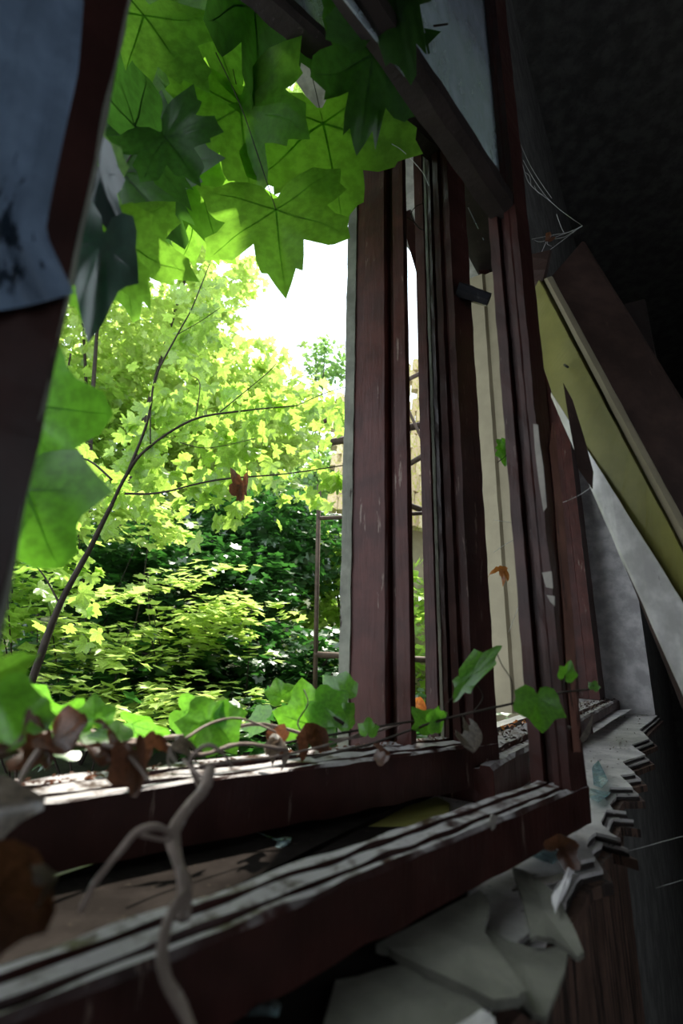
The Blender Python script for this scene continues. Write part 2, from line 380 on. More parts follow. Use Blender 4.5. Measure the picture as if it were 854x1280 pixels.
# ------------------------------------------------------------------ casement 2
s2r = SB.hit(625, 960)[0]; s2i = SB.hit(593, 900)[0]
c2 = empty('casement_sash', SB.w(s2r, -.02, -.215), label='second dark red casement frame with dusty glass, behind the nearest one', cat='window sash')
T2 = -.146; B2 = -.213
rail('bottom_rail', SB, [(0, B2), (0, T2 - .003), (-.003, T2), (-.012, T2), (-.014, T2 - .006), (-.02, T2 - .006), (-.022, T2 + .001), (-.044, T2 + .003), (-.046, T2 - .006), (-.052, T2 - .006), (-.054, T2 + .004), (-.082, T2 + .005), (-.086, T2), (-.086, B2)],
     -1.15, s2r, RED, c2, rough=.003, n=170)
post('stile', SB, [(s2i, 0), (s2i - .002, -.016), (s2i + .005, -.018), (s2i + .005, -.026), (s2i - .005, -.028), (s2i - .007, -.044), (s2i + .003, -.046), (s2i + .003, -.052), (s2i - .006, -.054), (s2i - .006, -.066), (s2r, -.066), (s2r, 0)], B2, 1.5, RED, c2, n=90, rough=.0018)
post('glazing_strip', SB, [(s2i - .0075, -.066), (s2i - .0075, -.074), (s2i + .005, -.074), (s2i + .005, -.066)], T2, 1.5, GREYW, c2, n=90, rough=.0012)
sb0, zb0 = SB.hit(550, 208, -.05); sb1, zb1 = SB.hit(337, 25, -.05)
print('barB', sb0, zb0, sb1, zb1, 's', s2r, s2i)
slb = (zb1 - zb0) / (sb1 - sb0)
def barB(a, u, v): return SB.w(a, u, v + (a - sb0) * slb)
obj('glazing_bar', sweep('glazing_bar', [(-.008, zb0 + .012), (-.008, zb0 + .034), (-.018, zb0 + .042), (-.050, zb0 + .042), (-.058, zb0 + .03), (-.058, zb0), (-.02, zb0 + .004)], barB, -1.15, s2i + .005, 80, .003), DARKW, c2)
V = [barB(a, w, z) if z < 1.6 else SB.w(a, w, 1.5) for a in (-1.15, s2i) for w in (-.032, -.035) for z in (zb0 + .035, 2)]
obj('pane', mesh('pane', V, [(0, 1, 3, 2), (4, 6, 7, 5), (0, 4, 5, 1), (2, 3, 7, 6), (0, 2, 6, 4), (1, 5, 7, 3)]), GLASS, c2)
# iron window catch on the far stile
lt = SB.hit(610, 395, 0)
bmv, bmf = tube_geo([SB.w(s2r - .05, .0, lt[1] + .02), SB.w(s2r - .02, .022, lt[1] + .006), SB.w(s2r + .005, .045, lt[1] - .010)], .019, .015, 7, .1)
obj('catch', mesh('catch', bmv, bmf), CHARC, c2)

# ------------------------------------------------------------------ leaves
HALF = [(0, 1), (5, .90), (11, .83), (15, .87), (20, .74), (27, .58), (33, .70), (39, .84), (43, .83), (52, 1.0), (58, .86), (65, .86), (70, .72), (80, .56),
        (88, .66), (95, .78), (101, .74), (112, .88), (120, .70), (132, .60), (142, .48), (158, .34), (172, .16)]
IVYH = [(0, 1), (12, .86), (24, .70), (34, .66), (44, .74), (56, .78), (68, .66), (85, .56), (105, .56), (125, .50), (145, .42), (163, .28), (174, .10)]
def outline(half, sq=1.0, js=0, sd=0):
    r = random.Random(sd); pts = []
    for sgn in (1, -1):
        q = [(a, d * (1 + r.uniform(-js, js))) for a, d in half]
        seg = [(math.sin(math.radians(a)) * d * sq * sgn, math.cos(math.radians(a)) * d) for a, d in q]
        pts += seg if sgn == 1 else seg[1:][::-1]
    return pts
def leaf_mesh(name, half, sd=0, cup=.12, droop=.25, ripple=.05, veins=(0, 52, 112), curl=0, wv=.012):
    o = outline(half, 1, .06, sd); n = len(o); V = [(0, 0, 0)]; r = random.Random(sd)
    ph = r.uniform(0, 6)
    def shape(x, y):
        d = math.hypot(x, y)
        z = cup * abs(x) ** 1.3 - droop * y * abs(y) + ripple * math.sin(9 * x + ph) * d + ripple * .8 * math.sin(8 * y + ph * 2) * d
        a = math.atan2(x, y); z += ripple * .9 * abs(math.sin(a * 4)) * d
        if curl:
            th = curl * x; x2 = math.sin(th) / curl if abs(curl) > 1e-6 else x; z2 = (1 - math.cos(th)) / curl
            th2 = curl * .7 * y; return (x2, math.sin(th2) / (curl * .7), z + z2 + (1 - math.cos(th2)) / (curl * .7) * .6)
        return (x, y, z)
    fr_ = (.4, .75, 1.0)
    for f in fr_:
        for x, y in o: V.append(shape(x * f, y * f))
    Fc = []
    for j in range(n): Fc.append((0, 1 + j, 1 + (j + 1) % n))
    for k in range(len(fr_) - 1):
        for j in range(n):
            a = 1 + k * n + j; b = 1 + k * n + (j + 1) % n; Fc.append((a, a + n, b + n, b))
    mi = [0] * len(Fc)
    for a in veins:
        for sg in ((1,) if a == 0 else (1, -1)):
            dx, dy = math.sin(math.radians(a)) * sg, math.cos(math.radians(a)); ln = {0: .9, 44: .7, 52: .88, 112: .74}.get(a, .6)
            base = len(V); K = 6
            for i in range(K + 1):
                t = ln * i / K; w = wv * (1 - .8 * i / K)
                for q in (-1, 1):
                    x = dx * t - dy * w * q; y = dy * t + dx * w * q; p = shape(x, y); V.append((p[0], p[1], p[2] + .004))
            for i in range(K):
                b = base + 2 * i; Fc.append((b, b + 1, b + 3, b + 2)); mi.append(1)
    return mesh(name, V, Fc, mi, True)
BIG = [leaf_mesh('leaf', HALF, i, cup=.1 + .08 * (i % 3), droop=.15 + .1 * (i % 2)) for i in range(5)]
IVY = [leaf_mesh('leaf', IVYH, i + 20, cup=.15, veins=(0, 56)) for i in range(3)]
DRY = [leaf_mesh('dry_leaf', HALF if i % 2 else IVYH, i + 40, cup=.3, ripple=.09, curl=1.6 + .5 * i, veins=(0, 44)) for i in range(4)]
def with_mats(me, *mats):
    c = me.copy(); c.materials.clear()
    for m in mats: c.materials.append(m)
    return c
BIGm = [with_mats(m, L_BIG, L_VEIN) for m in BIG]
BIGshade = [with_mats(m, L_BIG_SHADE, L_VEIN) for m in BIG]
MIDm = [with_mats(m, L_MID, L_MID) for m in BIG[:3]]
IVYm = [with_mats(m, L_IVY, L_VEIN) for m in IVY]
DRYm = {k: [with_mats(m, mm, mm) for m in DRY] for k, mm in (('brown', L_DRY), ('grey', L_DRYG), ('orange', L_ORG))}
def place_leaf(name, me, J, T, wid=1, twist=0, parent=None, lean=0, **k):
    """stalk end J, tip T; the blade faces the eye of someone at the sill, turned by twist about its own midrib"""
    y = (T - J); L = y.length; y.normalize(); z = -(J + T).normalized(); z = (z - y * z.dot(y)).normalized(); x = y.cross(z)
    M = Matrix((x, y, z)).transposed().to_4x4()
    M = Matrix.Translation(J) @ M @ Matrix.Rotation(math.radians(twist), 4, 'Y') @ Matrix.Rotation(math.radians(lean), 4, 'X') @ Matrix.Diagonal((L * wid, L, L, 1))
    o = bpy.data.objects.new(name, me); COL.objects.link(o)
    if parent: o.parent = parent; o.matrix_parent_inverse = Matrix.Translation(-Vector(parent.location))
    o.matrix_world = M if not parent else M
    if parent: o.matrix_basis = M
    for a, v in k.items():
        if v: o[{'label': 'label', 'cat': 'category', 'group': 'group', 'kind': 'kind'}[a]] = v
    return o

# ------------------------------------------------------------------ near maple branch hanging in the opening
mb = empty('maple_branch', Py(250, 36, 1.0), label='near maple branch with large dark green leaves hanging in the window opening', cat='branch')
near = [  # junction, tip, depth, width, twist
 ((345, 262), (352, 350), .80, 1.0, 8), ((404, 155), (430, 268), .84, .95, -10), ((301, 134), (309, 244), .80, .75, 12), ((466, 70), (452, 172), .60, .72, -6),
 ((488, -34), (506, 86), .50, .60, 10), ((172, 62), (236, 162), .85, .9, 25), ((168, 158), (196, 82), .62, 1.0, 30), ((207, 172), (246, 222), .60, 1.1, -15),
 ((232, 150), (262, 285), .98, .9, 6), ((152, 215), (228, 300), .78, .9, -18), ((248, -15), (286, 128), .95, .9, 15), ((258, 0), (225, 78), .80, 1.0, -25),
 ((318, 8), (330, 140), .78, .45, -18), ((247, 262), (286, 322), 1.15, .9, 10), ((140, 290), (170, 395), .70, .8, -20), ((118, 296), (106, 402), .42, .75, 15),
 ((118, 205), (140, 290), .45, .6, 40), ((28, 505), (134, 520), .42, .95, 10), ((34, 612), (66, 712), .42, .8, 25), ((180, 20), (150, 110), .7, 1.0, 12),
 ((205, 100), (165, 180), .9, 1.0, 20), 
 ((200, 150), (180, 250), .98, 1.0, 5), ((160, 250), (205, 330), 1.05, .8, -8), 
 ((150, 130), (210, 205), 1.0, 1.0, -14), 
 ((150, -20), (190, 70), .9, 1.0, 0), ((210, -30), (250, 60), 1.0, 1.0, 0), ((330, -40), (300, 60), .9, 1.0, 10), ((170, 120), (130, 180), 1.0, 1.1, 20), ((215, 120), (255, 195), 1.25, 1.1, -20), ((170, 60), (205, 150), 1.3, 1.1, 10), ((140, 60), (175, -10), 1.2, 1.2, 0), ((200, 210), (165, 290), 1.3, 1, 20), ((190, 30), (240, 100), 1.4, 1.1, 0), ((225, -20), (180, 50), 1.1, 1.1, 0), ((345, -20), (330, 40), 1.2, .9, 0), ((120, 170), (160, 250), .85, .9, -20),
 ((295, 250), (330, 300), 1.25, .8, -30), ((-20, 850), (42, 822), .36, .9, 5)]
SHADEL = {(168, 158), (207, 172), (152, 215), (488, -34), (318, 8), (172, 20), (120, 170), (170, 60), (200, 210), (150, 130), (150, -20), (466, 70), (210, -30)}
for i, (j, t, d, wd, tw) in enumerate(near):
    me = IVYm[1] if j in ((28, 505), (34, 612)) else (BIGshade if j in SHADEL else BIGm)[i % 5]
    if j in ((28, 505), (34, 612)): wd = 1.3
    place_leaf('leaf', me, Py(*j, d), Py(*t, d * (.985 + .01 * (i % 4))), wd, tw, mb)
stalks = [([Py(231, 36, .95), Py(300, 38, .92), Py(400, 42, .80), Py(475, 40, .66), Py(560, 30, .6)], .0022, .0016),
          ([Py(270, 66, .80), Py(300, 130, .79), Py(326, 205, .79), Py(345, 262, .80)], .0013, .0010),
          ([Py(386, 78, .84), Py(395, 115, .84), Py(404, 155, .84)], .0010, .0008), ([Py(252, 38, .94), Py(256, -10, .93), Py(248, -60, .9)], .003, .003),
          ([Py(135, 130, .7), Py(150, 160, .72), Py(175, 178, .72), Py(207, 172, .60)], .0014, .001), ([Py(172, 178, .72), Py(160, 200, .75), Py(152, 215, .78)], .001, .0008),
          ([Py(231, 36, .95), Py(180, 60, .85), Py(120, 60, .8)], .0016, .001), ([Py(301, 134, .88), Py(290, 80, .9), Py(280, 38, .92)], .001, .0008)]
tubes('twig', stalks, VINEM, mb)

# ------------------------------------------------------------------ trees and shrubs outside
SIMPLE = [(0, 1), (26, .60), (50, .96), (78, .56), (108, .80), (150, .36)]
so = outline(SIMPLE, .95); sv = np.array([(0, 0, 0)] + [(x, y, -.18 * y * abs(y) + .15 * abs(x)) for x, y in so], float); sn = len(so)
sf = np.array([(0, 1 + j, 1 + (j + 1) % sn) for j in range(sn)])
SMALL = mesh('leaf', sv.tolist(), sf.tolist())
def small(mat): return with_mats(SMALL, mat)
def leaf_frames(n, ctr, rad, size, flat, clump, shell, tilt=None, cut=None):
    """positions and axes for n leaves in an ellipsoid crown, gathered in layered sprays"""
    nc = max(1, n // clump); d = rng.normal(size=(nc, 3)); d /= np.linalg.norm(d, axis=1)[:, None]
    r = rng.uniform(shell, 1, nc) ** .5; cc = np.array(ctr) + d * r[:, None] * np.array(rad)
    P = np.repeat(cc, clump, 0); m = len(P); a = rng.uniform(0, 6.283, m); q = rng.uniform(.2, 1, m) ** .6 * size * (.55 + .35 * math.sqrt(clump))
    nrm = np.repeat(rng.normal(size=(nc, 3)) * flat * .6, clump, 0) + rng.normal(size=(m, 3)) * flat * .6 + np.array([0, 0, 1.])
    if tilt is not None: nrm += np.array(tilt)
    nrm /= np.linalg.norm(nrm, axis=1)[:, None]
    yv = np.stack([np.cos(a), np.sin(a), np.zeros(m)], 1); yv -= nrm * (yv * nrm).sum(1)[:, None]; yv /= np.linalg.norm(yv, axis=1)[:, None]
    P = P + yv * q[:, None] + rng.normal(size=(m, 3)) * size * .25
    xv = np.cross(yv, nrm); s = size * rng.uniform(.55, 1.1, m)
    if cut is not None: k = cut(P); P, xv, yv, nrm, s = P[k], xv[k], yv[k], nrm[k], s[k]
    return P, xv, yv, nrm, s
def mass(name, fr_, mat, parent):
    P, X, Y, Z, s = fr_; m = len(P)
    V = P[:, None] + s[:, None, None] * (sv[None, :, :1] * X[:, None] + sv[None, :, 1:2] * Y[:, None] + sv[None, :, 2:] * Z[:, None])
    V = V.reshape(-1, 3); Fc = (sf[None] + (np.arange(m) * len(sv))[:, None, None]).reshape(-1, 3)
    me = bpy.data.meshes.new(name); me.vertices.add(len(V)); me.vertices.foreach_set('co', V.ravel())
    me.loops.add(len(Fc) * 3); me.loops.foreach_set('vertex_index', Fc.ravel().astype(np.int32)); me.polygons.add(len(Fc))
    me.polygons.foreach_set('loop_start', np.arange(0, len(Fc) * 3, 3, dtype=np.int32)); me.polygons.foreach_set('loop_total', np.full(len(Fc), 3, dtype=np.int32))
    me.update(); me.validate(); return obj(name, me, mat, parent, kind='stuff')
def singles(fr_, me, parent, k, name='leaf'):
    P, X, Y, Z, s = fr_; d = np.linalg.norm(P, axis=1); idx = np.argsort(d)[:k]
    for i in idx:
        M = Matrix((Vector(X[i]), Vector(Y[i]), Vector(Z[i]))).transposed().to_4x4(); M = Matrix.Translation(Vector(P[i])) @ M @ Matrix.Scale(s[i], 4)
        o = bpy.data.objects.new(name, me); COL.objects.link(o); o.parent = parent; o.matrix_parent_inverse = Matrix.Translation(-Vector(parent.location)); o.matrix_basis = M
    keep = np.ones(len(P), bool); keep[idx] = False
    return tuple(a[keep] for a in fr_)
def gz(x, y): return -1.7 + .16 * max(0, y - 2) + .10 * max(0, -x - 1) + .15 * noise.noise(Vector((x * .5, y * .5, 0)))
def crown(name, label, px, py, dep, rad, n, size, mat, flat=.5, clump=8, shell=.15, single=0, cat='tree', stems=3, tilt=None, group=None, cut=None, stemr=.05):
    c = Py(px, py, dep); base = Vector((c.x + rng.uniform(-.3, .3), c.y + .2, gz(c.x, c.y)))
    e = empty(name, base, label=label, cat=cat, group=group)
    fr_ = leaf_frames(n, tuple(c), rad, size, flat, clump, shell, tilt, cut)
    if single: fr_ = singles(fr_, small(mat), e, single)
    mass('foliage', fr_, mat, e)
    L = []
    for i in range(stems):
        a = rng.uniform(0, 6.28); tip = Vector((c.x + math.cos(a) * rad[0] * .6, c.y + math.sin(a) * rad[1] * .6, c.z + rad[2] * rng.uniform(.1, .8)))
        mid = base.lerp(tip, .5) + Vector(rng.normal(size=3) * .12 * rad[0]); L.append(([base, mid, tip], stemr, stemr * .25))
    if L: tubes('trunk' if cat == 'tree' else 'stem', L, VINEM, e, wob=.2)
    return e
# hillside
gx = np.linspace(-30, 26, 57); gy = np.linspace(.9, 40, 60)
V = [(x + y * .0, y, gz(x, y)) for y in gy for x in gx]; nx = len(gx)
keep = []
for j in range(len(gy) - 1):
    for i in range(nx - 1):
        a = j * nx + i; cx, cy = V[a][0], V[a][1]
        if ((Vector((cx, cy, 0)) - WALL.o).dot(WALL.n)) < -.9: keep.append((a, a + 1, a + nx + 1, a + nx))
obj('terrain', mesh('terrain', V, keep), EARTH, kind='structure')

crown('background_tree', 'tall sunlit yellow-green tree in the upper left, pierced by white sky', 175, 330, 7.5, (2.2, 1.8, 2.3), 5200, .13, L_YEL, .8, 8, .2, 260)
crown('background_tree', 'bright tree behind the hanging maple leaves at the top of the opening', 400, 60, 9, (1.9, 1.6, 1.9), 2300, .15, L_YEL, .8, 8, .2, 150, stems=0)
crown('background_tree', 'thin tree crown seen between the central post and the narrow post', 560, 210, 8, (1.0, 1, 2.0), 1200, .12, L_MID, .8, 6, .2, 60, stems=1)
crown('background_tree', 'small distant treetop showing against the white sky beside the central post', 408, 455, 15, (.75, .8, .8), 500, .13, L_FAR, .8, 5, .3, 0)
crown('background_tree', 'broad pale green tree behind the slender sapling', 230, 520, 10, (3.4, 2.0, 1.75), 7000, .17, L_YEL, .7, 8, .1, 200)
crown('background_tree', 'mid green tree left of the sapling, beside the near blurred stile', 60, 560, 8, (1.6, 1.6, 2.0), 3200, .14, L_MID, .7, 8, .1, 100)
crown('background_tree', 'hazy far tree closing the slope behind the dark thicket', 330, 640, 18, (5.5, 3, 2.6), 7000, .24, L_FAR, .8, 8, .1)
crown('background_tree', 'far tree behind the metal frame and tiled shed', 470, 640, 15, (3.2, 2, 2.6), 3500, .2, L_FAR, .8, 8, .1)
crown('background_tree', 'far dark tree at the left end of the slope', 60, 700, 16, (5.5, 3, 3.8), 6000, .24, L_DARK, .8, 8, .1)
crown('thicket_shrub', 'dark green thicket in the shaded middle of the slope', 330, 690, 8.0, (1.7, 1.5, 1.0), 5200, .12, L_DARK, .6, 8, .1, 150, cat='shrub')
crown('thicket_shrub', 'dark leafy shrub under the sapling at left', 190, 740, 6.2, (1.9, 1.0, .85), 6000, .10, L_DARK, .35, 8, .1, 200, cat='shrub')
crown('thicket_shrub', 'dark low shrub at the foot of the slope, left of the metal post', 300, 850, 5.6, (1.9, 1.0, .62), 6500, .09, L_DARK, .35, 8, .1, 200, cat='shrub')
crown('thicket_shrub', 'light green shrub behind the metal post', 440, 760, 8.5, (1.2, 1.0, 1.5), 3000, .12, L_MID, .7, 8, .1, 100, cat='shrub')
crown('young_maple', 'sunlit young maple with flat yellow-green leaf layers low in the centre', 250, 770, 4.6, (.85, .55, .50), 620, .10, L_YEL, .2, 9, .0, 280, cat='shrub', stemr=.012)
crown('young_maple', 'sunlit young maple with flat leaf layers at the lower left', 100, 800, 4.0, (.6, .5, .50), 330, .10, L_YEL, .2, 8, .0, 280, cat='shrub', stemr=.012)
crown('young_maple', 'low young maple along the bottom, in front of the dark shrubs', 230, 880, 3.8, (1.0, .6, .20), 420, .085, L_YEL, .2, 9, .0, 280, cat='shrub', stemr=.01)
crown('young_maple', 'bright young maple spray above the dark thicket, under the sapling branches', 140, 650, 5.0, (.95, .6, .40), 420, .11, L_YEL, .35, 9, .0, 250, cat='shrub', stemr=.012)
crown('young_maple', 'leafy young maple at the left edge beside the near stile', 25, 720, 3.9, (.5, .5, .7), 420, .10, L_MID, .4, 9, .0, 250, cat='shrub', stemr=.01)
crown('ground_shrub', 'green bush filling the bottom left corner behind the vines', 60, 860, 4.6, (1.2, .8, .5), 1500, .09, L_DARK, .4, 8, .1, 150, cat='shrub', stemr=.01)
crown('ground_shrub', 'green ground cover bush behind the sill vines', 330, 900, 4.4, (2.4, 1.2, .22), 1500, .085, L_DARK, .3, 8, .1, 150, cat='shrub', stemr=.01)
crown('ground_shrub', 'green bush beyond the foot of the narrow window post', 530, 790, 5.5, (.7, .8, .8), 900, .09, L_MID, .5, 8, .1, 60, cat='shrub', stemr=.01)

# slender sapling with dark stem and large leaves
sp = empty('maple_sapling', Py(20, 900, 2.7), label='slender dark-stemmed maple sapling arching across the left half of the opening', cat='tree')
D = 2.7
def PL(l, d0=D, d1=D): return [Py(x, y, d0 + (d1 - d0) * i / max(1, len(l) - 1)) for i, (x, y) in enumerate(l)]
br = [(PL([(20, 905), (40, 850), (75, 755), (110, 690), (140, 630)]), .022, .013), (PL([(140, 630), (160, 590), (185, 560), (240, 525), (300, 514), (372, 507)]), .011, .004),
      (PL([(160, 590), (180, 540), (188, 510), (195, 470), (222, 418), (240, 385), (262, 330)]), .009, .003), (PL([(156, 617), (200, 616), (270, 600), (360, 592), (440, 580)]), .007, .003),
      (PL([(188, 510), (188, 560)]), .005, .004), (PL([(140, 600), (110, 575), (80, 575), (50, 590)]), .007, .003), (PL([(75, 755), (55, 720), (38, 700)]), .006, .003),
      (PL([(275, 515), (330, 470), (345, 455)], D, 2.6), .004, .002), (PL([(222, 418), (250, 402), (275, 385)]), .003, .002), (PL([(225, 553), (260, 560), (320, 548)]), .003, .002),
      (PL([(245, 520), (250, 480), (240, 470)]), .004, .002), (PL([(372, 507), (410, 490), (450, 480)]), .003, .002)]
tubes('stem', br, VINEM, sp, wob=.25)
k = 0
for pts, r0, r1 in br[1:]:
    ln = sum((pts[i + 1] - pts[i]).length for i in range(len(pts) - 1)); m = max(8, int(ln * 62))
    for q in range(m):
        t = rng.uniform(.08, 1) * (len(pts) - 1); i = min(int(t), len(pts) - 2); p = pts[i].lerp(pts[i + 1], t - i)
        J = p + Vector((rng.normal() * .10, abs(rng.normal()) * .22 + .01, rng.normal() * .10 - .02))
        T = J + Vector((rng.normal() * .5, rng.normal() * .6, rng.normal() * .28 - .35)).normalized() * rng.uniform(.05, .09)
        place_leaf('leaf', MIDm[k % 3], J, T, rng.uniform(.85, 1.05), rng.uniform(-60, 60), sp); k += 1

# ------------------------------------------------------------------ shed and metal frame beyond
RZ = 5.6
sh = empty('tiled_shed', Py(525, 830, RZ + .4), label='pale shed with mossy tiled roof behind the narrow posts', cat='shed')
e0, e1 = Py(407, 640, RZ), Py(560, 672, RZ + .1); r0_, r1_ = Py(417, 500, RZ + 1.7), Py(560, 440, RZ + 1.9)
ROW, CLM = 13, 12
tv = [(-.52, 0, 0), (.52, 0, 0), (.52, 1.12, 0), (-.52, 1.12, 0), (-.52, 0, .09), (0, -.02, .13), (.52, 0, .09), (.52, 1.12, .06), (0, 1.12, .09), (-.52, 1.12, .06)]
tf = [(0, 3, 2, 1), (4, 5, 8, 9), (5, 6, 7, 8), (0, 1, 6, 5, 4), (1, 2, 7, 6), (2, 3, 9, 8, 7), (3, 0, 4, 9)]
TM = mesh('roof_tile', tv, tf); TM.materials.append(TILE)
for i in range(ROW):
    for j in range(CLM):
        u = (j + .5 + (.5 if i % 2 else 0)) / CLM; v = i / ROW
        if rng.uniform() < .03: continue
        p = e0.lerp(e1, u).lerp(r0_.lerp(r1_, u), v); yv = (r0_.lerp(r1_, u) - e0.lerp(e1, u)); hv = yv.length / ROW; yv.normalize(); xv = (e1 - e0); wv_ = xv.length / CLM; xv.normalize(); zv = xv.cross(yv).normalized()
        M = Matrix.Translation(p + Vector(rng.normal(size=3) * .006)) @ Matrix((xv, yv, zv)).transposed().to_4x4() @ Matrix.Rotation(rng.normal() * .03 + .10, 4, 'X') @ Matrix.Diagonal((wv_, hv, .8, 1))
        o = bpy.data.objects.new('roof_tile', TM); COL.objects.link(o); o.parent = sh; o.matrix_parent_inverse = Matrix.Translation(-Vector(sh.location)); o.matrix_basis = M
SH = Fr(e0.x, e0.y + .25, 88)
zw = e0.z + .05
box('shed_wall', SH, 1.02, 2.6, -.12, 0, -1.2, zw, CREAM, sh)
mf = empty('metal_frame', Py(395, 900, 4.2), label='thin rusty metal canopy frame standing in front of the shed', cat='frame')
G = 4.2
def bar(name, a, b, r, dd=0, seg=4): return tubes(name, [([Py(*a, G + dd), Py(*b, G + dd)], r, r)], RUST, mf, seg=seg, wob=.05)
bar('upright', (393, 900), (399, 606), .022); bar('upright', (533, 900), (533, 640), .014, .6)
bar('crossbar', (393, 818), (560, 826), .026); bar('crossbar', (398, 648), (560, 640), .020)
bar('rafter', (405, 527), (545, 457), .028, .3); bar('rafter', (398, 556), (545, 528), .045, .3); bar('rafter', (405, 590), (560, 650), .03, .1); bar('rafter', (508, 582), (560, 552), .03, .1); bar('rafter', (505, 500), (560, 620), .018, .2)

# ------------------------------------------------------------------ planks and parts close to the window
def loft(name, top, bot, mat, parent=None, ext=1.0, n=24, rough=.001, **k):
    """straight bar whose long edges run from top[i] to bot[i]; each entry is (px, py, depth)"""
    A = [Py(*q) for q in top]; B = [Py(*q) for q in bot]; B = [a + (b - a) * ext for a, b in zip(A, B)]
    V = []; K = len(A)
    for i in range(n + 1):
        for a, b in zip(A, B): V.append(jit(a.lerp(b, i / n), rough, 25))
    Fc = [(i * K + j, i * K + (j + 1) % K, (i + 1) * K + (j + 1) % K, (i + 1) * K + j) for i in range(n) for j in range(K)]
    Fc += [tuple(range(K)), tuple(range(n * K, n * K + K))]
    me = mesh(name, V, Fc); bm = bmesh.new(); bm.from_mesh(me); bmesh.ops.recalc_face_normals(bm, faces=bm.faces); bm.to_mesh(me); bm.free()
    return obj(name, me, mat, parent, **k)
lb = empty('leaning_casing', Py(900, 960, .75), label='ochre and cream window casing board leaning diagonally beside the far stile', cat='board')
mid_ = [(724.5, 445.5, .88), (731, 445.5, .90), (731, 450, .945), (692, 497, .95), (691, 493, .93)]
loft('face', [(674, 350, .93), (680, 350, .95), (680, 352, .99), (656, 388, 1.0), (656, 384, .98)], mid_, OCHRE, lb)
loft('face', mid_, [(842, 668, .78), (850, 668, .80), (850, 680, .86), (854, 758, .84), (854, 752, .80)], OCHRE, lb, 1.4)
loft('end_block', [(656, 320, .955), (688, 312, .95), (690, 314, .99), (658, 322, 1.0)], [(657, 374, .975), (679, 350, .93), (682, 352, .97), (657, 378, .99)], BROWNP, lb, n=3)
loft('moulding', [(680, 349, .935), (684, 347, .922), (689, 345, .93), (691, 346, .96), (682, 350, .97)], [(846, 668, .785), (853, 663, .77), (860, 660, .775), (862, 662, .80), (850, 668, .82)], CREAM, lb, 1.4)
loft('underside_glare', [(689, 490, .935), (691, 494, .932), (691, 496, .95), (689, 496, .96)], [(842, 734, .79), (846, 744, .79), (854, 866, .82), (850, 868, .84)], PALE, lb, 1.3, label='lower face with painted-in white reflection')  # white reflection on the lower face is put in as pale colour
loft('split_edge', [(653, 392, 1.01), (655, 396, 1.005), (657, 402, 1.02)], [(846, 868, .835), (854, 862, .825), (855, 876, .85)], BROWNP, lb, 1.3)
pts_ = [(704, 478), (716, 500), (730, 545), (742, 590), (741, 612), (722, 585), (712, 530)]
V = [Py(x, y, .868 - .0006 * (y - 478)) for x, y in pts_]
obj('paint_flake', mesh('paint_flake', V, [tuple(range(len(V)))]), BROWNP, lb, label='brown patch where paint has split')
for (x, y, d) in ((663, 364, .935), (706, 456, .885)): tubes('nail', [([Py(x, y, d + .01), Py(x + 4, y + 3, d - .012)], .0025, .002)], CHARC, lb)
bp = empty('leaning_plank', Py(960, 900, .8), label='wide dark brown plank leaning beside the ochre casing', cat='board')
loft('board', [(688, 347, .965), (728, 302, 1.0), (731, 302, 1.02), (694, 350, .99)], [(858, 662, .80), (862, 520, .86), (866, 520, .88), (862, 668, .83)], BROWNP, bp, 1.5)
loft('back_board', [(757, 385, 1.15), (806, 374, 1.16), (808, 378, 1.18), (757, 390, 1.17)], [(800, 640, 1.05), (856, 640, 1.06), (858, 640, 1.08), (800, 644, 1.07)], DARKW, bp, 1.5)
oc = loft('outer_plank', [(597, 335, 1.9), (608, 330, 1.9), (610, 330, 1.93), (600, 338, 1.93)], [(622, 402, 1.8), (634, 398, 1.8), (636, 398, 1.83), (624, 406, 1.83)], RED, None, 1.1, label='short dark red plank fallen against the cream post, above the catch', cat='board')
loft('outer_plank', [(500, 268, 1.5), (512, 262, 1.5), (514, 262, 1.53), (502, 270, 1.53)], [(534, 388, 1.45), (550, 372, 1.45), (552, 374, 1.48), (536, 392, 1.48)], RED, None, 1.1, label='dark red plank hanging diagonally between the central post and the narrow post', cat='board')
mw = empty('ochre_wall', Py(612, 345, 3.2), label='strip of ochre wall seen through the gap below the dusty pane', cat='wall')
loft('wall_face', [(603, 285, 3.2), (640, 285, 3.2), (640, 285, 3.5), (606, 285, 3.5)], [(610, 560, 3.2), (650, 560, 3.2), (650, 560, 3.5), (613, 560, 3.5)], OCHRE, mw)

# paint flakes on the far stile of the nearest casement
def on_side(px, py, s, out=.0):     # point on the side face (plane across the casement at s)
    d = ray(px, py); q = SA.o + SA.t * (s - out); return d * (q.dot(SA.t) / d.dot(SA.t))
def on_front(px, py, w=.0012): s_, z_ = SA.hit(px, py, w); return SA.w(s_, w, z_)
CHIP = painted_wood('bare_chip', (.18, .16, .14), (.12, .09, .07), None, .6); RAW = painted_wood('raw_red_wood', (.13, .055, .04), (.05, .02, .015), None, .6, chip_lo=.55)
def flake(name, P, mat, parent, nrm, th=.0012, **k):
    n = len(P); V = list(P) + [p + nrm * th for p in P]
    Fc = [tuple(range(n)), tuple(range(n, 2 * n))[::-1]] + [(i, (i + 1) % n, n + (i + 1) % n, n + i) for i in range(n)]
    me = mesh(name, V, Fc); bm = bmesh.new(); bm.from_mesh(me); bmesh.ops.recalc_face_normals(bm, faces=bm.faces); bm.to_mesh(me); bm.free(); return obj(name, me, mat, parent, **k)
for P in ([(667, 530), (673, 531), (675, 552), (680, 585), (684, 634), (680, 640), (674, 602), (669, 560)], [(678, 716), (690, 714), (692, 736), (683, 734)], [(684, 744), (694, 745), (694, 758), (688, 752)]):
    flake('paint_flake', [on_side(x, y, sI, .0046) for x, y in P], CHIP, c1, -SA.t)
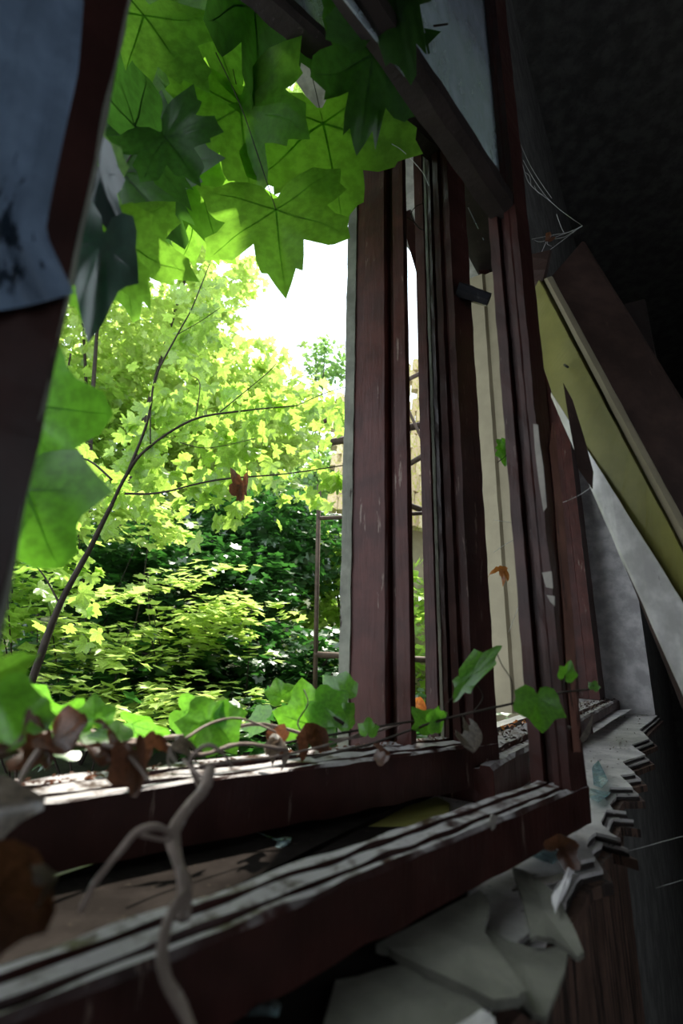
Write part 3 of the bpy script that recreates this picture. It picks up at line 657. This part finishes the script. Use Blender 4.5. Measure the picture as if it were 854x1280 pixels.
for P in ([(686, 560), (690, 528), (695, 545), (697, 580), (704, 640), (709, 700), (716, 780), (722, 860), (726, 940), (716, 940), (708, 850), (703, 760), (697, 690), (692, 620)],):
    flake('paint_flake', [on_front(x, y) for x, y in P], RAW, c1, SA.n)
flake('paint_flake', [on_front(x, y) for x, y in [(614, 1017), (621, 1020), (618, 1034), (614, 1038), (612, 1024)]], CHIP, c1, SA.n)

# blistered blue-grey film hanging on the near stile
V = []; nu, nv = 16, 40
for j in range(nv + 1):
    t = j / nv; y = -260 + t * 640
    xr = 92 + 14 * math.sin(t * 5) - 60 * max(0, t - .55) ** 1 * 1.2 + (55 * max(0, t - .86) * 7)
    for i in range(nu + 1):
        u = i / nu; x = -150 + (xr + 150) * u; yy = y + (30 * math.sin(u * 2.6 + .4) - 20 if j == nv else 0)
        w = .003 + .004 * (1 + noise.noise(Vector((u * 5, t * 6, 1)))) + .007 * abs(math.sin(u * 13 + t * 3 + 2 * noise.noise(Vector((t * 4, 0, 0))))) * (.4 + t)
        s_, z_ = SA.hit(x, yy, w); V.append(SA.w(s_, w, z_))
Fc = [(j * (nu + 1) + i, j * (nu + 1) + i + 1, (j + 1) * (nu + 1) + i + 1, (j + 1) * (nu + 1) + i) for j in range(nv) for i in range(nu)]
obj('peeling_film', mesh('peeling_film', V, Fc, smooth=True), FILM, c1, label='blistered blue-grey film on the near stile')

# ------------------------------------------------------------------ slabs, shards and litter on the sill
def slab(name, px, z, th, mat, label, cat, group=None, tilt=None):
    P = []
    for i, (x, y) in enumerate(px):
        zz = z + (tilt[i] if tilt else 0); P.append(Py(*((x, y)), 1) if False else Pz(x, y, zz))
    c = sum(P, Vector()) / len(P); e = [p - c for p in P]; n = len(P)
    Q = []
    for i in range(n):
        a, b = e[i], e[(i + 1) % n]
        for t in (0, .33, .66): Q.append(a.lerp(b, t) + (noise.noise_vector((c + a.lerp(b, t)) * 90) * .0022 if t else Vector()))
    m = len(Q); V = Q + [q + Vector((0, 0, -th)) for q in Q] + [Vector((0, 0, .0))]
    Fc = [(i, (i + 1) % m, 2 * m) for i in range(m)] + [(i, m + i, m + (i + 1) % m, (i + 1) % m) for i in range(m)] + [tuple(range(m, 2 * m))[::-1]]
    me = mesh(name, V, Fc); bm = bmesh.new(); bm.from_mesh(me); bmesh.ops.recalc_face_normals(bm, faces=bm.faces); bm.to_mesh(me); bm.free()
    o = obj(name, me, mat, label=label, cat=cat, group=group); o.location = c; return o
slab('plaster_slab', [(470, 1180), (600, 1112), (612, 1125), (606, 1165), (658, 1237), (648, 1246), (618, 1250), (493, 1190)], -.218, .006, SLABM, 'long grey slab pointing right under the nearest casement rail', 'slab')
slab('plaster_slab', [(640, 1083), (664, 1092), (700, 1120), (730, 1190), (722, 1196), (690, 1172), (664, 1172), (652, 1120)], -.222, .004, SLABM, 'narrow curved paint slab pointing down at the sill edge', 'slab', tilt=[0, 0, .004, -.004, -.006, 0, .002, 0])
slab('plaster_slab', [(600, 1150), (636, 1176), (668, 1184), (712, 1184), (700, 1226), (682, 1272), (655, 1260), (600, 1215)], -.228, .004, SLABM, 'pale grey slab lying lowest, under the pointed one', 'slab')
slab('plaster_slab', [(420, 1225), (500, 1205), (556, 1222), (608, 1262), (590, 1300), (400, 1300)], -.224, .006, SLABM, 'dark grey slab in the bottom centre below the long slab', 'slab')
slab('plaster_slab', [(560, 1290), (600, 1262), (618, 1272), (628, 1310), (560, 1330)], -.215, .004, PALE, 'small pale flake at the very bottom centre', 'slab')
slab('painted_lath', [(330, 1062), (546, 996), (562, 1004), (560, 1018), (380, 1078)], -.229, .005, OCHRE, 'dull green painted lath lying between the two casement rails', 'lath')
for i, (px, z, lab) in enumerate((([(320, 1040), (352, 1050), (366, 1040), (364, 1050), (350, 1060), (322, 1052)], -.222, 'bright glass splinter between the two casement rails'),
    ([(298, 1250), (322, 1244), (350, 1252), (348, 1266), (302, 1266)], -.212, 'glass splinter glinting below the nearest rail'),
    ([(652, 1050), (676, 1052), (706, 1068), (690, 1078), (660, 1066)], -.224, 'glass splinter beside the jagged sill edge'),
    ([(740, 960), (748, 950), (760, 975), (752, 984), (742, 980)], -.222, 'upright looking glass splinter on the bare sill'),
    ([(738, 985), (764, 990), (748, 1002), (737, 996)], -.226, 'small glass piece on the sill by the casement corner'))):
    slab('glass_shard', px, z, .002, SHARD, lab, 'glass', 'broken glass on the sill', tilt=[.004 * math.sin(2.3 * q + i) for q in range(len(px))])
slab('paint_flake', [(690, 1120), (704, 1098), (714, 1070), (722, 1064), (719, 1086), (708, 1112), (694, 1140)], -.212, .0015, PALE, 'white curled paint flake standing at the sill corner', 'paint flake', tilt=[0, .004, .012, .014, .006, 0, -.004])
slab('paint_flake', [(640, 1112), (662, 1096), (722, 1092), (690, 1102), (660, 1108)], -.226, .0015, CHIP, 'thin tan sliver lying below the sill corner', 'paint flake')
slab('paint_flake', [(738, 902), (770, 888), (790, 886), (770, 898), (742, 916)], -.21, .0015, PALE, 'white flake at the foot of the plaster reveal', 'paint flake')

# small litter, too many to count
def litter(name, n, fn, mat, size, label, up=1.0):
    V = []; Fc = []
    for i in range(n):
        p, N_ = fn(); a = rng.uniform(0, 6.28); s = size * rng.uniform(.3, 1); nr = (Vector((0, 0, up)) + Vector(rng.normal(size=3) * .5)).normalized()
        x = nr.orthogonal().normalized(); y = nr.cross(x); b = len(V); k = 5; p = p + Vector((0, 0, s * .35))
        for j in range(k):
            th = a + 6.28 * j / k; r = s * rng.uniform(.4, 1); V.append(p + x * math.cos(th) * r + y * math.sin(th) * r * .6)
        Fc.append(tuple(range(b, b + k)))
    return obj(name, mesh(name, V, Fc), mat, None, kind='stuff', label=label, cat='litter')
litter('paint_crumbs', 420, lambda: (WALL.w(rng.uniform(-.75, 2.2), rng.uniform(-.24, -.02), SZ), 0), CHIP, .006, 'paint crumbs strewn over the sill')
litter('dark_crumbs', 500, lambda: (WALL.w(rng.uniform(sR, 2.2), rng.uniform(-.25, -.15), -.172), 0), BROWNP, .010, 'dark leaf crumbs on the raised frame rail')
litter('rail_crumbs', 420, lambda: (SB.w(rng.uniform(-.75, 0), rng.uniform(-.084, -.05), T2 + .003), 0), L_DRY, .007, 'dry leaf crumbs on the second casement rail')
litter('ledge_leaves', 300, lambda: (WALL.w(rng.uniform(0, 2.2), rng.uniform(-.40, -.26), -.222), 0), L_ORG, .014, 'orange dry leaves on the outer ledge')

# ------------------------------------------------------------------ ivy and dry vines
iv = empty('ivy_vine', Py(470, 935, .75), label='ivy runner with green leaves along the second casement rail', cat='vine')
d0 = .70
tubes('stem', [(PL([(380, 950), (430, 938), (470, 928), (520, 910), (560, 898), (620, 884), (680, 871), (706, 865), (734, 862), (742, 857)], .80, .66), .0020, .0012),
               (PL([(562, 898), (556, 884), (570, 868)], .72, .72), .0008, .0006), (PL([(592, 890), (604, 872), (596, 855), (586, 848)], .71, .70), .0009, .0006), (PL([(706, 865), (706, 850), (708, 838)], .68, .68), .0008, .0006),
               (PL([(640, 880), (640, 852), (628, 832), (622, 818)], .71, .72), .0009, .0006),
               (PL([(330, 936), (370, 926), (430, 916), (500, 904), (560, 896)], .72, .78), .0022, .0016), (PL([(390, 925), (372, 905), (385, 880), (380, 862)], .74, .8), .0012, .0009), (PL([(430, 905), (412, 896), (400, 905)], .8, .8), .003, .002)], VINEM, iv)
ivy = [((586, 850), (566, 872), .70, .62, 30), ((592, 842), (626, 800), .70, .42, -30), ((672, 872), (676, 918), .665, .95, 10), ((707, 845), (716, 828), .68, .9, 30), ((742, 860), (745, 850), .66, .9, 0),
 ((352, 872), (346, 846), .85, 1, 10), ((385, 905), (378, 852), .82, 1.05, 0), ((420, 905), (410, 866), .82, 1, 12), ((430, 870), (402, 846), .86, 1, -15), ((400, 880), (434, 906), .80, .9, -10),
 ((258, 905), (246, 868), .66, 1.2, 10), ((270, 905), (300, 938), .66, 1.2, -30), ((248, 920), (228, 905), .7, 1, 20), ((460, 915), (462, 896), .72, 1, 10), ((540, 902), (562, 894), .74, .9, 30), ((536, 905), (516, 888), .75, .9, -20), ((414, 886), (434, 862), .84, 1, -20),
 ((118, 902), (120, 866), .50, 1.0, 5), ((70, 905), (52, 884), .6, 1.3, 30), ((60, 905), (108, 880), .58, .9, 50), ((30, 912), (0, 872), .4, 1, 15), ((150, 925), (112, 912), .48, .8, 40), ((95, 935), (60, 910), .5, 1, 45), ((20, 925), (48, 905), .45, .9, 30), ((-4, 870), (14, 925), .3, 1, 0), ((165, 905), (210, 925), .7, .8, 55), ((330, 900), (300, 905), .9, 1, 40), ((230, 890), (262, 912), .75, .9, 20), ((25, 880), (85, 905), .6, .8, 40)]
for i, (j, t, d, wd, tw) in enumerate(ivy): place_leaf('leaf', IVYm[i % 3], Py(*j, d), Py(*t, d * (.99 + .01 * (i % 3))), wd * 1.15, tw, iv)
sprout = empty('ivy_sprout', Py(636, 560, 1.3), label='tiny bright sprout growing out of the cream post', cat='vine')
tubes('stem', [(PL([(622, 578), (630, 572), (638, 562), (632, 548)], 1.3, 1.3), .0012, .0008)], VINEM, sprout)
for j, t in (((632, 560), (622, 548)), ((634, 560), (640, 545)), ((634, 562), (630, 580)), ((636, 566), (642, 578))): place_leaf('leaf', IVYm[0], Py(*j, 1.3), Py(*t, 1.3), 1, 20, sprout)

tw = empty('dry_twig', Py(225, 1050, .36), label='pale forked dry twig hanging over both rails at lower left', cat='twig')
tubes('stem', [(PL([(262, 962), (258, 980), (240, 1005), (224, 1025), (216, 1045), (222, 1075), (228, 1105), (231, 1150)], .42, .34), .0042, .0040),
               (PL([(216, 1045), (200, 1035), (172, 1040), (150, 1065), (118, 1105), (100, 1140)], .36, .34), .0026, .0018), (PL([(212, 1050), (195, 1048), (175, 1044)], .355, .355), .0018, .0012),
               (PL([(234, 1115), (212, 1145), (203, 1180), (208, 1225), (228, 1262), (246, 1300)], .34, .29), .0034, .0030), (PL([(258, 975), (240, 962), (230, 950)], .42, .45), .002, .0012),
               (PL([(250, 985), (238, 955), (246, 940), (262, 932), (282, 945), (290, 960)], .44, .44), .0022, .0012)], TWIG, tw, seg=8, wob=.6)
dv = empty('dry_vine', Py(120, 935, .5), label='dark dry vine trailing along the far rail at the left', cat='vine')
tubes('stem', [(PL([(-20, 945), (30, 935), (60, 918), (110, 915), (160, 926), (215, 922), (270, 915), (330, 905), (420, 925), (500, 905)], .42, .85), .0040, .0020),
               (PL([(-20, 950), (60, 930), (130, 936), (190, 928), (250, 944), (300, 930), (360, 938)], .45, .65), .0030, .0020), (PL([(60, 925), (40, 950), (20, 985)], .42, .36), .0026, .0015),
               (PL([(130, 930), (160, 945), (185, 975)], .46, .42), .0026, .0015), (PL([(230, 925), (262, 905), (300, 898), (345, 915)], .6, .7), .0018, .0012), (PL([(250, 958), (300, 950), (350, 945), (430, 925), (470, 905)], .5, .78), .0018, .0014)], TWIG, dv, seg=7, wob=.5)
dry = [((20, 905), (2, 955), .33, 1.0, 30, 'brown', 'red-brown dry leaf at the left edge above the far rail'), ((62, 925), (75, 975), .42, .7, 40, 'brown', 'dark dry leaf hanging from the vine beside the left edge'),
 ((70, 925), (112, 960), .44, 1.0, -20, 'brown', 'crumpled brown leaf draped over the vine left of the twig'), ((140, 935), (168, 970), .46, .9, 10, 'brown', 'rust-brown leaf hanging left of the forked twig'),
 ((170, 945), (175, 1012), .44, .6, 20, 'brown', 'long brown leaf hanging down over the far rail face'), ((190, 930), (180, 905), .5, .9, 0, 'brown', 'dark curled leaf on the vine above the far rail'),
 ((385, 925), (376, 880), .72, .9, 12, 'brown', 'upright brown leaf standing before the ivy leaves'), ((352, 925), (338, 898), .70, .8, -35, 'grey', 'pale curled leaf left of the upright brown leaf'),
 ((345, 930), (325, 915), .72, .9, 30, 'brown', 'flat brown leaf lying on the rail below the ivy'), ((215, 930), (222, 912), .5, .9, 50, 'grey', 'small pale leaf at the top of the forked twig'),
 ((-30, 1010), (95, 985), .36, .55, 10, 'grey', 'large blurred grey leaf on the far rail at the left edge'), ((-10, 1118), (105, 1140), .285, .85, 10, 'brown', 'big curled brown leaf on the nearest rail at the left edge'),
 ((60, 1105), (78, 1085), .27, .9, -30, 'grey', 'pale leaf tip behind the big curled brown leaf'), ((625, 712), (634, 702), 1.25, 1.0, 20, 'orange', 'small orange leaf stuck to the second casement stile'),
 ((520, 880), (531, 858), 1.3, .9, 10, 'orange', 'orange leaf upright between the central and narrow posts'), ((518, 890), (534, 880), 1.25, .9, 40, 'orange', 'flat orange leaf between the central and narrow posts'),
 ((700, 1060), (726, 1044), .60, 1.0, 20, 'brown', 'dark curled leaf on the jagged sill corner'), ((700, 935), (660, 945), .8, 1.0, 50, 'grey', 'grey leaf scrap behind the casement corner'),
 ((480, 935), (500, 950), .66, .8, 50, 'brown', 'brown leaf scrap lying on the far rail below the central post'), ((600, 932), (585, 960), .72, .5, 60, 'grey', 'narrow drooping grey leaf before the second stile')]
for i, (j, t, d, wd, tt, c, lab) in enumerate(dry):
    place_leaf('dry_leaf', DRYm[c][0 if d < .4 and j[0] < 0 else i % 4], Py(*j, d), Py(*t, d * .97), wd * 1.1, tt, None, label=lab, cat='leaf', group='dry leaves around the window')

# cobweb in the corner
ws = [([(648, 180), (656, 215), (664, 232), (686, 250), (705, 266), (728, 282)], 0), ([(650, 178), (662, 205), (676, 228), (690, 248)], 0), ([(654, 200), (668, 225), (684, 247), (700, 262)], 0), ([(728, 282), (712, 290), (690, 294), (665, 299)], 0),
 ([(728, 282), (704, 300), (680, 318)], 0), ([(728, 283), (706, 292), (678, 302), (668, 300)], 0), ([(724, 284), (706, 296), (684, 300)], 0), ([(696, 268), (702, 285), (706, 292)], 0), ([(690, 294), (684, 304), (690, 308)], 0), ([(684, 300), (676, 318)], 0), ([(656, 215), (662, 220), (664, 232)], 0), ([(668, 232), (672, 240), (680, 244)], 0)]
wb = empty('cobweb', Py(690, 260, .95), label='ragged white cobweb stretched above the leaning casing', cat='cobweb')
tubes('threads', [(PL(a, .95, .97), .0005, .0004) for a, _ in ws], WEBM, wb, seg=4, wob=.2)
place_leaf('trapped_scrap', DRYm['brown'][0], Py(688, 298, .95), Py(680, 304, .95), 1, 20, wb)
wb2 = tubes('cobweb_thread', [(PL([(636, 790), (652, 745), (650, 720)], 1.1, 1.1), .0006, .0006), (PL([(618, 650), (650, 655)], 1.0, 1.0), .0005, .0005), (PL([(704, 628), (722, 620), (741, 608)], .88, .88), .0006, .0006), (PL([(618, 690), (640, 676), (662, 672)], 1, 1), .0005, .0005),
   (PL([(490, 180), (505, 190), (528, 215), (536, 232)], .8, .85), .0006, .0006), (PL([(760, 1070), (800, 1060), (854, 1045)], .9, .9), .0005, .0005), (PL([(820, 1110), (854, 1100)], .9, .9), .0005, .0005)], WEBM, seg=4)
wb2['label'] = 'loose silk threads strung between the stiles and the leaning casing'; wb2['category'] = 'cobweb'
ct = tubes('curled_twig', [(PL([(503, 269), (516, 276), (524, 285), (530, 288)], 1.0, 1.0), .0018, .0014), (PL([(518, 278), (514, 268), (520, 258), (530, 254)], 1.0, 1.0), .0014, .0010)], VINEM)
ct['label'] = 'thin curled twig poking out beside the central post'; ct['category'] = 'twig'

dl = place_leaf('dead_leaf_cluster', DRYm['brown'][1], Py(303, 606, 2.6), Py(301, 640, 2.6), .6, 10, sp)
place_leaf('leaf', with_mats(IVY[2], leaf_mat('dark_teal_leaf', (.02, .07, .05), (.03, .10, .05), .3, .12), L_VEIN), Py(128, 300, .40), Py(108, 404, .40), .6, 10, mb)
place_leaf('leaf', with_mats(IVY[0], leaf_mat('dark_glossy_leaf', (.012, .03, .03), (.01, .04, .02), .2, .08), L_VEIN), Py(125, 215, .40), Py(140, 292, .40), .55, 35, mb)
